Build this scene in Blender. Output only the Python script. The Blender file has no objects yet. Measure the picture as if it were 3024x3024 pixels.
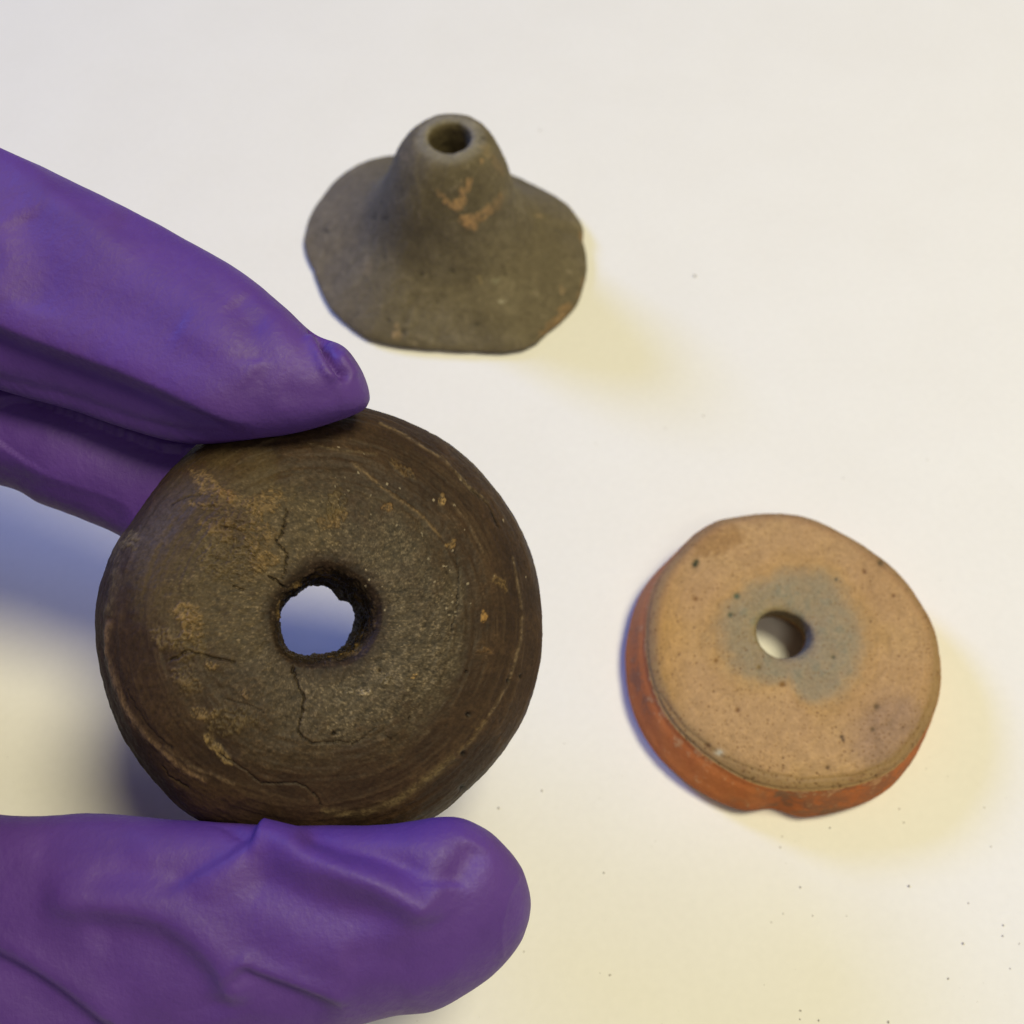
import bpy, math
import numpy as np
from mathutils import Vector, Matrix

# ------------------------------------------------------------------ camera, world, lamps
CM = 0.01
sc = bpy.context.scene
TILT = math.radians(30.0)
FPX = 3240.0                      # focal length in pixels of the 3024 px photograph
CAM = np.array([0.0, 0.0, 14.5])  # cm
RX = np.array([1.0, 0.0, 0.0])
UP = np.array([0.0, math.cos(TILT), math.sin(TILT)])
FW = np.array([0.0, math.sin(TILT), -math.cos(TILT)])

cd = bpy.data.cameras.new('camera')
cam = bpy.data.objects.new('camera', cd)
sc.collection.objects.link(cam)
cam.location = Vector(CAM * CM)
cam.rotation_euler = (TILT, 0, 0)
cd.sensor_width = 36.0
cd.lens = 36.0 * FPX / 3024.0
cd.clip_start = 0.005
cd.clip_end = 20.0
cd.dof.use_dof = True
cd.dof.focus_distance = 0.112
cd.dof.aperture_fstop = 29.0
sc.camera = cam

w = bpy.data.worlds.new('World')
sc.world = w
w.use_nodes = True
bg = w.node_tree.nodes['Background']
bg.inputs['Color'].default_value = (0.92, 0.88, 0.96, 1)
bg.inputs['Strength'].default_value = 0.085

def area(name, target, direction, dist, size, color, power, shape='DISK', size_y=None):
    """a lamp at `dist` cm from target along `direction` (towards the lamp)"""
    d = Vector(direction).normalized()
    l = bpy.data.lights.new(name, 'AREA')
    l.shape = shape
    l.size = size * CM
    if size_y:
        l.size_y = size_y * CM
    l.color = color
    l.energy = power
    o = bpy.data.objects.new(name, l)
    sc.collection.objects.link(o)
    o.location = (Vector(target) + d * dist) * CM
    o.rotation_euler = d.to_track_quat('Z', 'Y').to_euler()
    return o

# cool daylight from a window, low from the upper left; warm room lamp, high on the right
el, az = math.radians(32), math.radians(142)
area('window_light', (1, 6, 0), (math.cos(el) * math.cos(az), math.cos(el) * math.sin(az), math.sin(el)),
     260, 72, (0.20, 0.34, 1.0), 41.0, 'DISK')
el, az = math.radians(72.5), math.radians(-4)
area('room_lamp', (0.5, 8, 0), (math.cos(el) * math.cos(az), math.cos(el) * math.sin(az), math.sin(el)),
     85, 27, (1.0, 0.92, 0.60), 6.2, 'DISK')
el, az = math.radians(60), math.radians(-75)
area('ceiling_light', (3, 7, 0), (math.cos(el) * math.cos(az), math.cos(el) * math.sin(az), math.sin(el)),
     100, 30, (1.0, 0.92, 0.74), 1.15, 'DISK')

sc.view_settings.view_transform = 'Standard'
sc.view_settings.look = 'None'
sc.view_settings.exposure = 0.0
sc.view_settings.gamma = 1.0

# ------------------------------------------------------------------ helpers
def ray(px, py):
    a = (np.asarray(px, float) - 1512) / FPX
    b = (1512 - np.asarray(py, float)) / FPX
    return FW + a[..., None] * RX + b[..., None] * UP

def at_depth(px, py, d):
    px, py, d = np.broadcast_arrays(np.asarray(px, float), np.asarray(py, float), np.asarray(d, float))
    return CAM + ray(px, py) * d[..., None]

def on_plane(px, py, z):
    r = ray(px, py)
    t = (z - CAM[2]) / r[..., 2]
    return CAM + r * t[..., None]

def project(P):
    v = P - CAM
    d = v @ FW
    return 1512 + FPX * (v @ RX) / d, 1512 - FPX * (v @ UP) / d

def _h(i, j, k, s):
    n = (i * 73856093) ^ (j * 19349663) ^ (k * 83492791) ^ (s * 2654435761)
    n = n & 0xffffffff
    n = ((n ^ (n >> 15)) * 2246822519) & 0xffffffff
    n = ((n ^ (n >> 13)) * 3266489917) & 0xffffffff
    return ((n ^ (n >> 16)) & 0xffffff) / float(0xffffff)

def vnoise(P, f, seed=0):
    Q = P * f + 1000.0
    I = np.floor(Q).astype(np.int64)
    F = Q - I
    F = F * F * F * (F * (F * 6 - 15) + 10)
    out = 0
    for a in (0, 1):
        for b in (0, 1):
            for c in (0, 1):
                wt = (F[:, 0] if a else 1 - F[:, 0]) * (F[:, 1] if b else 1 - F[:, 1]) * (F[:, 2] if c else 1 - F[:, 2])
                out = out + wt * _h(I[:, 0] + a, I[:, 1] + b, I[:, 2] + c, seed)
    return out * 2 - 1

def fbm(P, f, oct=4, seed=0, gain=0.5):
    s, a, n = 0, 1.0, 0
    for o in range(oct):
        s = s + a * vnoise(P, f * 2.03 ** o, seed + o * 17)
        n += a
        a *= gain
    return s / n

def smooth(x, a, b):
    t = np.clip((x - a) / (b - a), 0, 1)
    return t * t * (3 - 2 * t)

def mixc(c, col, m):
    return c * (1 - m[:, None]) + np.asarray(col)[None, :] * m[:, None]

def poly_dist(x, y, pts):
    """distance to a polyline, signed side distance, position along it 0..1"""
    best = np.full(x.shape, 1e9); sd = np.zeros(x.shape); par = np.zeros(x.shape)
    L = [math.hypot(pts[i + 1][0] - pts[i][0], pts[i + 1][1] - pts[i][1]) for i in range(len(pts) - 1)]
    tot, acc = sum(L), 0
    for i in range(len(pts) - 1):
        ax, ay = pts[i]; bx, by = pts[i + 1]
        dx, dy = (bx - ax) / L[i], (by - ay) / L[i]
        t = np.clip((x - ax) * dx + (y - ay) * dy, 0, L[i])
        ex, ey = x - ax - t * dx, y - ay - t * dy
        d = np.hypot(ex, ey)
        s = np.sign(dx * ey - dy * ex)            # + = right-hand side as y points down (below a left-to-right line)
        m = d < best
        best[m] = d[m]; sd[m] = (s * d)[m]; par[m] = ((acc + t) / tot)[m]
        acc += L[i]
    return best, sd, par

def spline(pts, n):
    """Catmull-Rom through rows of pts, n samples per span"""
    P = np.asarray(pts, float)
    P = np.vstack([2 * P[0] - P[1], P, 2 * P[-1] - P[-2]])
    out = []
    for i in range(1, len(P) - 2):
        for k in range(n):
            t = k / n
            out.append(0.5 * ((2 * P[i]) + (-P[i - 1] + P[i + 1]) * t + (2 * P[i - 1] - 5 * P[i] + 4 * P[i + 1] - P[i + 2]) * t * t
                              + (-P[i - 1] + 3 * P[i] - 3 * P[i + 1] + P[i + 2]) * t ** 3))
    out.append(P[-2])
    return np.array(out)

def mesh_obj(name, V, F, mat, col=None, parent=None):
    me = bpy.data.meshes.new(name)
    V = np.asarray(V, np.float32) * CM
    F = np.asarray(F, np.int32)
    k = F.shape[1]
    me.vertices.add(len(V)); me.vertices.foreach_set('co', V.ravel())
    me.loops.add(F.size); me.loops.foreach_set('vertex_index', F.ravel())
    me.polygons.add(len(F))
    me.polygons.foreach_set('loop_start', np.arange(0, F.size, k, dtype=np.int32))
    me.update(calc_edges=True)
    me.validate()
    me.polygons.foreach_set('use_smooth', np.ones(len(me.polygons), bool))
    if col is not None:
        a = me.color_attributes.new('col', 'FLOAT_COLOR', 'POINT')
        c = np.ones((len(V), 4), np.float32); c[:, :col.shape[1]] = col
        a.data.foreach_set('color', c.ravel())
    me.materials.append(mat)
    o = bpy.data.objects.new(name, me)
    sc.collection.objects.link(o)
    if parent: o.parent = parent
    return o

def tag(o, label=None, cat=None, kind=None, group=None):
    if label: o['label'] = label
    if cat: o['category'] = cat
    if kind: o['kind'] = kind
    if group: o['group'] = group
    return o

class NT:
    def __init__(s, name):
        s.m = bpy.data.materials.new(name); s.m.use_nodes = True
        s.t = s.m.node_tree; s.b = s.t.nodes['Principled BSDF']
    def n(s, typ, **kw):
        x = s.t.nodes.new(typ)
        for k, v in kw.items():
            if k in x.inputs: x.inputs[k].default_value = v
            else: setattr(x, k, v)
        return x
    def l(s, a, b): s.t.links.new(a, b)
    def obj(s): return s.n('ShaderNodeTexCoord').outputs['Object']
    def noise(s, co, scale, detail=4, rough=0.55):
        x = s.n('ShaderNodeTexNoise'); x.inputs['Scale'].default_value = scale
        x.inputs['Detail'].default_value = detail; x.inputs['Roughness'].default_value = rough
        s.l(co, x.inputs['Vector']); return x.outputs['Fac']
    def rng(s, v, a, b, c, d):
        x = s.n('ShaderNodeMapRange'); s.l(v, x.inputs['Value'])
        for k, q in zip(('From Min', 'From Max', 'To Min', 'To Max'), (a, b, c, d)): x.inputs[k].default_value = q
        return x.outputs['Result']
    def math(s, op, a, b):
        x = s.n('ShaderNodeMath', operation=op)
        for i, v in enumerate((a, b)):
            if isinstance(v, (int, float)): x.inputs[i].default_value = v
            else: s.l(v, x.inputs[i])
        return x.outputs[0]
    def mul(s, col, fac):
        x = s.n('ShaderNodeVectorMath', operation='SCALE'); s.l(col, x.inputs[0]); s.l(fac, x.inputs['Scale']); return x.outputs[0]
    def bump(s, h, strength, dist, prev=None):
        x = s.n('ShaderNodeBump'); x.inputs['Strength'].default_value = strength; x.inputs['Distance'].default_value = dist
        s.l(h, x.inputs['Height'])
        if prev is not None: s.l(prev, x.inputs['Normal'])
        return x.outputs['Normal']

def clay_material(name, rough, grain_scale, grain_amt, bump_d, spec=0.3):
    k = NT(name); co = k.obj()
    at = k.n('ShaderNodeAttribute', attribute_name='col')
    g1 = k.noise(co, grain_scale, 5, 0.7)
    f = k.rng(g1, 0.25, 0.75, 1 - grain_amt, 1 + grain_amt)
    k.l(k.mul(at.outputs['Color'], f), k.b.inputs['Base Color'])
    k.l(k.rng(g1, 0.3, 0.7, rough + .08, rough - .08), k.b.inputs['Roughness'])
    k.b.inputs['Specular IOR Level'].default_value = spec
    b1 = k.bump(g1, 0.8, bump_d)
    b2 = k.bump(k.noise(co, grain_scale * 0.3, 3), 0.6, bump_d * 2, b1)
    k.l(b2, k.b.inputs['Normal'])
    return k.m

# ------------------------------------------------------------------ table
def paper_material():
    k = NT('white_paper'); co = k.obj()
    a = k.noise(co, 60, 3); b = k.noise(co, 900, 4, .6)
    mr = k.n('ShaderNodeMix', data_type='RGBA')
    mr.inputs['A'].default_value = (0.775, 0.755, 0.72, 1); mr.inputs['B'].default_value = (0.82, 0.805, 0.78, 1)
    k.l(a, mr.inputs['Factor'])
    k.l(k.mul(mr.outputs['Result'], k.rng(b, .3, .7, .985, 1.015)), k.b.inputs['Base Color'])
    k.b.inputs['Roughness'].default_value = 0.75
    k.b.inputs['Specular IOR Level'].default_value = 0.2
    b1 = k.bump(b, 0.35, 0.00006)
    k.l(k.bump(a, 0.3, 0.0004, b1), k.b.inputs['Normal'])
    return k.m

def table():
    n = 60
    g = np.linspace(-1, 1, n)
    X, Y = np.meshgrid(g, g)
    V = np.stack([X.ravel() * 60, Y.ravel() * 60 + 8, np.zeros(n * n)], 1)
    i = np.arange(n * n).reshape(n, n)
    F = np.stack([i[:-1, :-1].ravel(), i[:-1, 1:].ravel(), i[1:, 1:].ravel(), i[1:, :-1].ravel()], 1)
    o = mesh_obj('tabletop', V, F, paper_material())
    tag(o, 'smooth off-white paper-covered tabletop under the whorls', kind='structure')
table()

def specks():
    """tiny grit crumbs on the paper"""
    rs = np.random.RandomState(5)
    k = NT('grit'); k.b.inputs['Base Color'].default_value = (0.36, 0.33, 0.31, 1); k.b.inputs['Roughness'].default_value = .9
    px = [(2051, 814, .035), (1594, 384, .03), (2077, 1228, .02), (1965, 1265, .016), (2738, 1358, .018), (2490, 1412, .016),
          (1600, 2335, .022), (1472, 2386, .022), (1667, 2196, .012), (2451, 2444, .02), (2684, 2616, .028), (2844, 2786, .026),
          (2963, 2732, .022), (2961, 2764, .016), (2860, 2667, .016), (2363, 2620, .02), (2304, 2502, .018), (2310, 2470, .016),
          (2656, 2389, .018), (2669, 2429, .018), (2907, 2385, .014), (2926, 2500, .014), (2313, 2698, .014), (2400, 2705, .014),
          (2364, 2985, .02), (2418, 3014, .018), (2624, 3018, .024), (2362, 3010, .014), (2800, 2890, .018), (3010, 2787, .014),
          (1783, 2577, .02), (1801, 2880, .022), (1547, 2810, .016), (1430, 2830, .014), (1320, 1360, .012), (1760, 1310, .013),
          (2983, 2860, .016), (2500, 2705, .012), (2278, 2724, .012), (118, 1780, .012), (2420, 2330, .014), (2735, 2270, .014)]
    for _ in range(190):
        px.append((rs.uniform(-60, 3080), rs.uniform(0, 3060), rs.uniform(.004, .0095)))
    V, F = [], []
    for x, y, r in px:
        c = on_plane(x, y, r * .35)
        t = len(V)
        q = rs.uniform(.7, 1.3, 6)
        for j, d in enumerate(((1, 0, 0), (0, 1, 0), (-1, 0, 0), (0, -1, 0), (0, 0, .6), (0, 0, -.5))):
            V.append(c + np.array(d) * r * .7 * q[j])
        for a, b in ((0, 1), (1, 2), (2, 3), (3, 0)):
            F.append((t + a, t + b, t + 4)); F.append((t + b, t + a, t + 5))
    o = mesh_obj('grit_specks', V, F, k.m)
    tag(o, 'fine dark grit specks scattered over the white tabletop', kind='stuff')
specks()

# ------------------------------------------------------------------ revolved bodies
def polar(prof, nseg, closed=True):
    """prof: (m,2) array of r,z ; returns r,z,theta grids (m,nseg) and faces (closed ring of profile)"""
    m = len(prof)
    th = np.linspace(0, 2 * math.pi, nseg, endpoint=False)
    R = np.repeat(prof[:, 0:1], nseg, 1); Z = np.repeat(prof[:, 1:2], nseg, 1); T = np.repeat(th[None], m, 0)
    i = np.arange(m * nseg).reshape(m, nseg)
    a = i if closed else i[:-1]
    b = np.roll(i, -1, 0) if closed else i[1:]
    F = np.stack([a.ravel(), b.ravel(), np.roll(b, -1, 1).ravel(), np.roll(a, -1, 1).ravel()], 1)
    return R, Z, T, F

def resample(pts, n, per=14):
    P = spline(pts, per)
    s = np.concatenate([[0], np.cumsum(np.hypot(*np.diff(P, axis=0).T))])
    u = np.linspace(0, s[-1], n)
    return np.stack([np.interp(u, s, P[:, 0]), np.interp(u, s, P[:, 1])], 1)

def ptable(angles, vals, th):
    a = np.asarray(angles); v = np.asarray(vals); o = np.argsort(a); a, v = a[o], v[o]
    return np.interp(th % (2 * math.pi), np.concatenate([a[-1:] - 2 * math.pi, a, a[:1] + 2 * math.pi]), np.concatenate([v[-1:], v, v[:1]]))

def normals(P):
    """normals of a (m,n,3) grid closed both ways"""
    du = np.roll(P, -1, 0) - np.roll(P, 1, 0)
    dv = np.roll(P, -1, 1) - np.roll(P, 1, 1)
    n = np.cross(du, dv)
    return n / np.maximum(np.linalg.norm(n, axis=2, keepdims=True), 1e-9)

# ------------------------------------------------------------------ the dark whorl held in the hand
DC = at_depth(950., 1830., 11.15)
_r = ray(950., 1830.); _r = _r / np.linalg.norm(_r)
_n = -_r + 0.135 * RX + 0.085 * UP; _n /= np.linalg.norm(_n)
_x = RX - _n * (RX @ _n); _x /= np.linalg.norm(_x)
_y = np.cross(_n, _x)

def dark_whorl():
    prof = [(.43, -.25), (.44, .0), (.452, .18), (.475, .275), (.515, .33), (.60, .358), (.95, .368), (1.25, .345), (1.53, .285), (1.77, .175),
            (1.95, .02), (2.09, -.17), (2.175, -.38), (2.205, -.50), (2.17, -.62), (2.05, -.82), (1.85, -.98), (1.5, -1.12), (1.0, -1.2),
            (.6, -1.18), (.46, -1.1), (.41, -.95), (.405, -.6), (.425, -.25)]
    prof = resample(prof, 520)[:-1]
    NS = 840
    R, Z, T, F = polar(prof, NS)
    # outline from the photograph: angle (deg, up = +) -> radius px about (943,1838)
    pts = [(1117, 1214), (1227, 1258), (1337, 1318), (1410, 1385), (1484, 1474), (1557, 1599), (1580, 1670), (1594, 1746), (1603, 1856), (1587, 2003), (1550, 2113), (1484, 2223),
           (1374, 2341), (1286, 2412), (1150, 2475), (950, 2508), (750, 2482), (566, 2416), (478, 2335), (405, 2247), (346, 2150), (309, 2040), (290, 1930), (281, 1827), (302, 1695),
           (325, 1632), (352, 1590), (400, 1528), (480, 1415), (565, 1325), (700, 1235), (900, 1180)]
    cx, cy = 943, 1838
    ang = [math.atan2(cy - y, x - cx) % (2 * math.pi) for x, y in pts]
    rad = [math.hypot(x - cx, y - cy) for x, y in pts]
    sc_th = np.ones(NS)
    wgt = smooth(R, .8, 2.1)
    def place(R_, Z_):
        X = R_ * np.cos(T); Y = R_ * np.sin(T)
        return DC + X[..., None] * _x + Y[..., None] * _y + Z_[..., None] * _n
    for it in range(4):
        Rr = R * (1 + wgt * (sc_th[None] - 1))
        px, py = project(place(Rr, Z))
        a = np.arctan2(cy - py, px - cx) % (2 * math.pi); d = np.hypot(px - cx, py - cy)
        b = (a / (2 * math.pi) * 180).astype(int) % 180
        mx = np.zeros(180); np.maximum.at(mx, b.ravel(), d.ravel())
        bc = (np.arange(180) + .5) / 180 * 2 * math.pi
        ratio = ptable(ang, rad, bc) / mx
        ratio = np.convolve(np.concatenate([ratio[-3:], ratio, ratio[:3]]), np.ones(5) / 5, 'same')[3:-3]
        j = np.argmax(d, 0); sc_th = sc_th * ptable(bc, ratio, a[j, np.arange(NS)])
        sc_th = np.convolve(np.concatenate([sc_th[-20:], sc_th, sc_th[:20]]), np.ones(25) / 25, 'same')[20:-20]
    R = R * (1 + wgt * (sc_th[None] - 1))
    # irregular hole
    hw = 1 - smooth(R, .42, .7)
    hr = 1 + hw * (.05 * np.cos(2 * (T - .4)) + .035 * np.cos(3 * T + 1.0) + .03 * np.sin(5 * T))
    L = np.stack([R * np.cos(T), R * np.sin(T), Z], -1).reshape(-1, 3)
    inside = ((R < .47) & (Z > -1.15)).ravel()
    hr = hr.ravel() + (1 - smooth(R, .40, .52)).ravel() * .085 * fbm(L, 5, 4, 9)
    L[:, 0] *= hr; L[:, 1] *= hr
    P = place(np.hypot(L[:, 0], L[:, 1]).reshape(R.shape), L[:, 2].reshape(R.shape))
    sh = ((1 - smooth(R, .43, .8)) * np.clip(-Z + .1, 0, 1))[..., None]
    P = P + sh * (.05 * _x + .055 * _y)
    P = P.reshape(-1, 3)
    px, py = project(P)
    N = normals(P.reshape(R.shape + (3,))).reshape(-1, 3)
    view = P - CAM; view /= np.linalg.norm(view, axis=1, keepdims=True)
    front = ((N * view).sum(1) < .15) & (L[:, 2] > -.9) & ~inside
    fr = front.astype(float)
    r = np.hypot(L[:, 0], L[:, 1]); th = np.arctan2(L[:, 1], L[:, 0])
    # warp the pixel frame a little so painted marks have ragged borders
    wx = px + 26 * fbm(L, 2.4, 4, 31) + 9 * fbm(L, 11, 3, 35); wy = py + 26 * fbm(L, 2.4, 4, 32) + 9 * fbm(L, 11, 3, 36)
    # streak noise along the turning direction
    ST = np.stack([np.cos(th) * 2.0, np.sin(th) * 2.0, r * 16], 1)
    streak = fbm(ST, 1.6, 4, 51)
    ST2 = np.stack([np.cos(th) * 1.2, np.sin(th) * 1.2, r * 7], 1)
    band = fbm(ST2, 1.5, 3, 57)
    f1 = fbm(L, 3, 5, 1); f2 = fbm(L, 14, 4, 2, .65); f3 = fbm(L, 42, 3, 3, .7)
    disp = .014 * f1 + .006 * f2 + .0018 * f3 + .007 * band * smooth(r, .9, 1.5) + .006 * streak * smooth(r, .8, 1.4)
    # colour
    C = np.zeros((len(P), 3)); C[:] = (.060, .037, .022)
    C = mixc(C, (.085, .053, .030), smooth(f1 + .5 * f2, .0, .55) * .8)
    C = mixc(C, (.036, .022, .015), smooth(-f1 + .5 * f2, .05, .5) * .7)
    C = mixc(C, (.11, .075, .045), smooth(streak, .1, .5) * .45 * smooth(r, 1.2, 1.7))
    olive = smooth(1.62 + .25 * f1 - r, .0, .35)
    C = mixc(C, (.088, .064, .037), olive * .65)
    gx, gy = (px - 1010) / 380, (py - 1850) / 400
    g = np.hypot(gx, gy) + .22 * f1 + .12 * f2
    grey = (1 - smooth(g, .75, 1.0)) * smooth(r, .52, .72) * (0.45 + .55 * smooth(px, 820, 1050))
    C = mixc(C, (.125, .105, .072), grey * .8)
    C = mixc(C, (.23, .20, .155), grey * smooth(f3 + .4 * f2, .12, .5) * .7)
    C = mixc(C, (.055, .042, .028), grey * smooth(-f3 - .5 * f2, .1, .5) * .75)
    leftm = (1 - smooth(np.hypot((px - 690) / 330, (py - 1640) / 330) + .3 * f1 + .15 * f2, .7, 1.05))
    C = mixc(C, (.15, .115, .055), leftm * .5)
    # dark ring around the hole
    ring = (1 - smooth(r + .12 * f1 + .05 * f2, .56, .74)) * smooth(py, 1700, 1900 - 0) * .0 + (1 - smooth(r + .1 * f1, .52, .70))
    C = mixc(C, (.040, .026, .018), ring * .85)
    # mica flecks, their sparkle painted as pale dots
    cell = (L * 30).astype(int) + 500
    hsh = _h(cell[:, 0], cell[:, 1], cell[:, 2], 5)
    ctr = (cell - 500 + .5 + 0.0) / 30.0
    dd = np.linalg.norm(L - ctr, axis=1)
    fl = (hsh > (.988 - .03 * grey - .02 * olive)) & (dd < .0125)
    C = mixc(C, (.50, .46, .38), fl * fr * .75)
    # tan earth still stuck on
    def blob(x, y, rx, ry, ang=0., amt=1., col=(.27, .19, .085), h=.012, soft=.35, ragged=.5):
        nonlocal C, disp
        ca, sa = math.cos(math.radians(ang)), math.sin(math.radians(ang))
        u = ((wx - x) * ca + (wy - y) * sa) / rx; v = (-(wx - x) * sa + (wy - y) * ca) / ry
        m = (1 - smooth(np.hypot(u, v) + ragged * f2 + .25 * f1, 1 - soft, 1)) * fr
        m = m * (0.22 + .78 * smooth(f3 + .5 * f2, -.28, .22))
        C = mixc(C, col, m * amt)
        disp = disp + h * m
    blob(610, 1430, 80, 30, 40); blob(672, 1458, 42, 26, 30, .9, (.33, .20, .09)); blob(606, 1492, 62, 13, 8); blob(700, 1500, 120, 60, 20, .55)
    blob(790, 1480, 42, 60, 60, .8); blob(655, 1556, 80, 34, 10, .8); blob(770, 1590, 55, 70, 0, .6); blob(778, 1652, 62, 36, 0, .85)
    blob(690, 1640, 130, 80, 0, .4, (.19, .145, .07)); blob(548, 1815, 44, 36, 20, 1.0, (.28, .20, .095)); blob(568, 1855, 36, 40, 60, .8)
    blob(480, 1890, 50, 40, 20, .6, (.21, .155, .08)); blob(560, 1900, 60, 40, 0, .5, (.20, .15, .07)); blob(552, 2000, 60, 45, 60, .55, (.21, .155, .08))
    blob(630, 1960, 24, 14, 20, .8); blob(600, 2110, 45, 22, 10, .9, (.25, .18, .09)); blob(680, 2130, 80, 45, 0, .5, (.17, .13, .06))
    blob(632, 2190, 34, 18, 40, 1, (.30, .22, .10)); blob(665, 2225, 34, 16, 55, .9, (.27, .20, .095)); blob(708, 2055, 24, 9, 60, .9, (.27, .19, .11))
    blob(985, 1530, 52, 22, -15, .85); blob(1005, 1480, 30, 50, 20, .55, (.2, .155, .07)); blob(1136, 1512, 26, 12, -40, .8, (.30, .19, .08))
    blob(1304, 1470, 10, 16, 10, 1., (.35, .25, .12)); blob(1330, 1605, 26, 16, -20, .9, (.28, .19, .08)); blob(1480, 1713, 14, 40, -35, .6)
    blob(1427, 1829, 9, 26, 8, 1., (.40, .25, .09), .006, .3, .15); blob(1217, 1993, 17, 6, -30, 1., (.50, .34, .13), .006, .3, .12)
    blob(1430, 1925, 30, 14, 0, .5, (.24, .15, .07)); blob(380, 1590, 40, 22, -55, .8, (.2, .16, .085)); blob(1190, 1380, 60, 18, 30, .35)
    blob(1075, 2035, 24, 10, 0, .9, (.38, .34, .27)); blob(1020, 2042, 14, 9, 20, .8, (.4, .37, .3)); blob(1130, 2015, 30, 14, -30, .6, (.3, .27, .21))
    # pale lines along the carination
    def line(pts, wd, amt, col, h, jag=1.):
        nonlocal C, disp
        d, s, t = poly_dist(px + jag * 5 * f2 + jag * 4 * f1, py + jag * 5 * f1 + 3 * f3, pts)
        end = smooth(t, 0, .04) * (1 - smooth(t, .96, 1))
        m = np.exp(-(d / wd) ** 2) * end * fr
        C = mixc(C, col, np.clip(m * amt * (.55 + .9 * smooth(f2 + .6 * f3, -.3, .35)), 0, 1))
        disp = disp + h * m
    TAN = (.23, .17, .09)
    line([(328, 1825), (312, 1916), (337, 2007), (361, 2077), (415, 2156), (469, 2210), (552, 2280), (622, 2313)], 9, .75, (.24, .165, .10), .012)
    line([(355, 1560), (345, 1617), (340, 1700), (322, 1825)], 13, .5, (.17, .135, .08), .010)
    line([(480, 2200), (560, 2262), (650, 2300), (700, 2322)], 5, .5, (.18, .13, .08), .006)
    line([(1542, 1812), (1538, 1887), (1525, 1945), (1500, 2020), (1471, 2073), (1438, 2123)], 4, .7, (.22, .17, .11), .004)
    line([(1513, 1640), (1530, 1730), (1542, 1800)], 4, .6, (.22, .17, .11), .004)
    line([(1438, 2123), (1397, 2181), (1351, 2230)], 7, .5, TAN, .004)
    line([(1351, 2230), (1273, 2292), (1169, 2367), (1057, 2404), (941, 2396)], 11, .7, (.19, .15, .08), .005)
    line([(1037, 1365), (1136, 1444), (1240, 1518), (1306, 1589)], 4, .8, (.25, .18, .10), .004)
    line([(1115, 1245), (1198, 1286), (1306, 1353), (1340, 1390)], 4, .7, (.21, .16, .10), .004)
    line([(1340, 1390), (1397, 1450), (1447, 1490)], 5, .6, (.2, .16, .10), .003)
    line([(1330, 1480), (1380, 1540), (1430, 1640)], 4, .45, (.2, .15, .10), .002)
    line([(905, 1310), (1000, 1330), (1120, 1345)], 4, .4, (.2, .16, .10), .002)
    line([(620, 1390), (700, 1330), (830, 1290), (900, 1265)], 4, .4, (.2, .16, .10), .002)
    DK = (.012, .008, .006)
    for pts, wd, dep in (
        ([(870, 1960), (862, 1985), (900, 2056), (887, 2123), (879, 2164), (925, 2197), (1000, 2190), (1037, 2201)], 3.6, .035),
        ([(1037, 2201), (1080, 2180), (1120, 2150)], 3, .02),
        ([(640, 2215), (680, 2243), (771, 2313), (871, 2309), (905, 2325), (945, 2359), (950, 2390)], 3.2, .03),
        ([(490, 1955), (519, 1940), (552, 1920), (593, 1932), (640, 1945), (697, 1957)], 3.6, .035),
        ([(846, 1493), (838, 1540), (821, 1597), (850, 1638), (845, 1680), (838, 1721)], 3.4, .03),
        ([(800, 1705), (846, 1740)], 4, .04), ([(685, 1727), (715, 1740)], 3.2, .03), ([(648, 1551), (686, 1557)], 3.4, .03),
        ([(560, 1480), (600, 1500), (640, 1496)], 3, .03), ([(505, 1500), (560, 1465), (600, 1462)], 3, .02),
        ([(480, 2260), (495, 2290), (560, 2330)], 3.4, .03), ([(1390, 1442), (1447, 1500), (1475, 1560)], 4.5, .02),
        ([(1345, 1620), (1352, 1700), (1347, 1800), (1325, 1900)], 3.5, .014), ([(1355, 1224), (1378, 1240)], 4, .04),
        ([(1140, 2170), (1162, 2195)], 3, .02), ([(690, 1340), (705, 1372)], 2.5, .01), ([(1095, 1420), (1150, 1440), (1220, 1490)], 3, .012),
        ([(380, 2030), (400, 2090), (450, 2160), (520, 2215)], 3.2, .014), ([(660, 2060), (740, 2085), (790, 2110)], 2.6, .014)):
        line(pts, wd * .62, .8, DK, -dep * .7, 2.2)
    for x, y, q in ((1382, 2110, 7), (1368, 2226, 8), (1366, 2330, 8), (1502, 2010, 5), (1537, 1997, 5), (1378, 1983, 4), (985, 2165, 5), (1120, 1980, 4), (1210, 2120, 4)):
        m = np.exp(-((px - x) ** 2 + (py - y) ** 2) / (q * q)) * fr
        C = mixc(C, DK, np.clip(m * 1.4, 0, 1)); disp = disp - .03 * m
    # earth inside the hole
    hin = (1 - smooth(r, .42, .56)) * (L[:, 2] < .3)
    e = hin * smooth(fbm(L, 6, 3, 77), -.05, .35) * smooth(L[:, 2], -.25, .0)
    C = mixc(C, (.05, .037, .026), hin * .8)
    C = mixc(C, (.24, .17, .07), e * .8)
    disp = disp + .022 * e * np.abs(f2) * 2 + hin * .03 * f2
    P = P + N * disp[:, None]
    f4 = fbm(L, 75, 2, 21); f5 = fbm(L * np.array([1., 2.2, 1.]) , 24, 2, 23)
    mid_ = smooth(1.85 - r + .5 * f1 + .2 * f2, 0, .7)
    C = C * (1 + mid_ * (.36 * smooth(f5 + .5 * f4, .18, .5) - .34 * smooth(-f5 - .4 * f4, .15, .5)))[:, None]
    C = C + (np.array([.125, .105, .078])[None] * (smooth(f4 + .6 * f5, .42, .62) * (.25 + .75 * grey + .35 * leftm) * mid_ * fr)[:, None])
    C = mixc(C, (.058, .034, .022), smooth(fbm(L, 2.1, 4, 88) + .3 * f2, .12, .5) * .6 * mid_ * (1 - .5 * grey))
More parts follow.
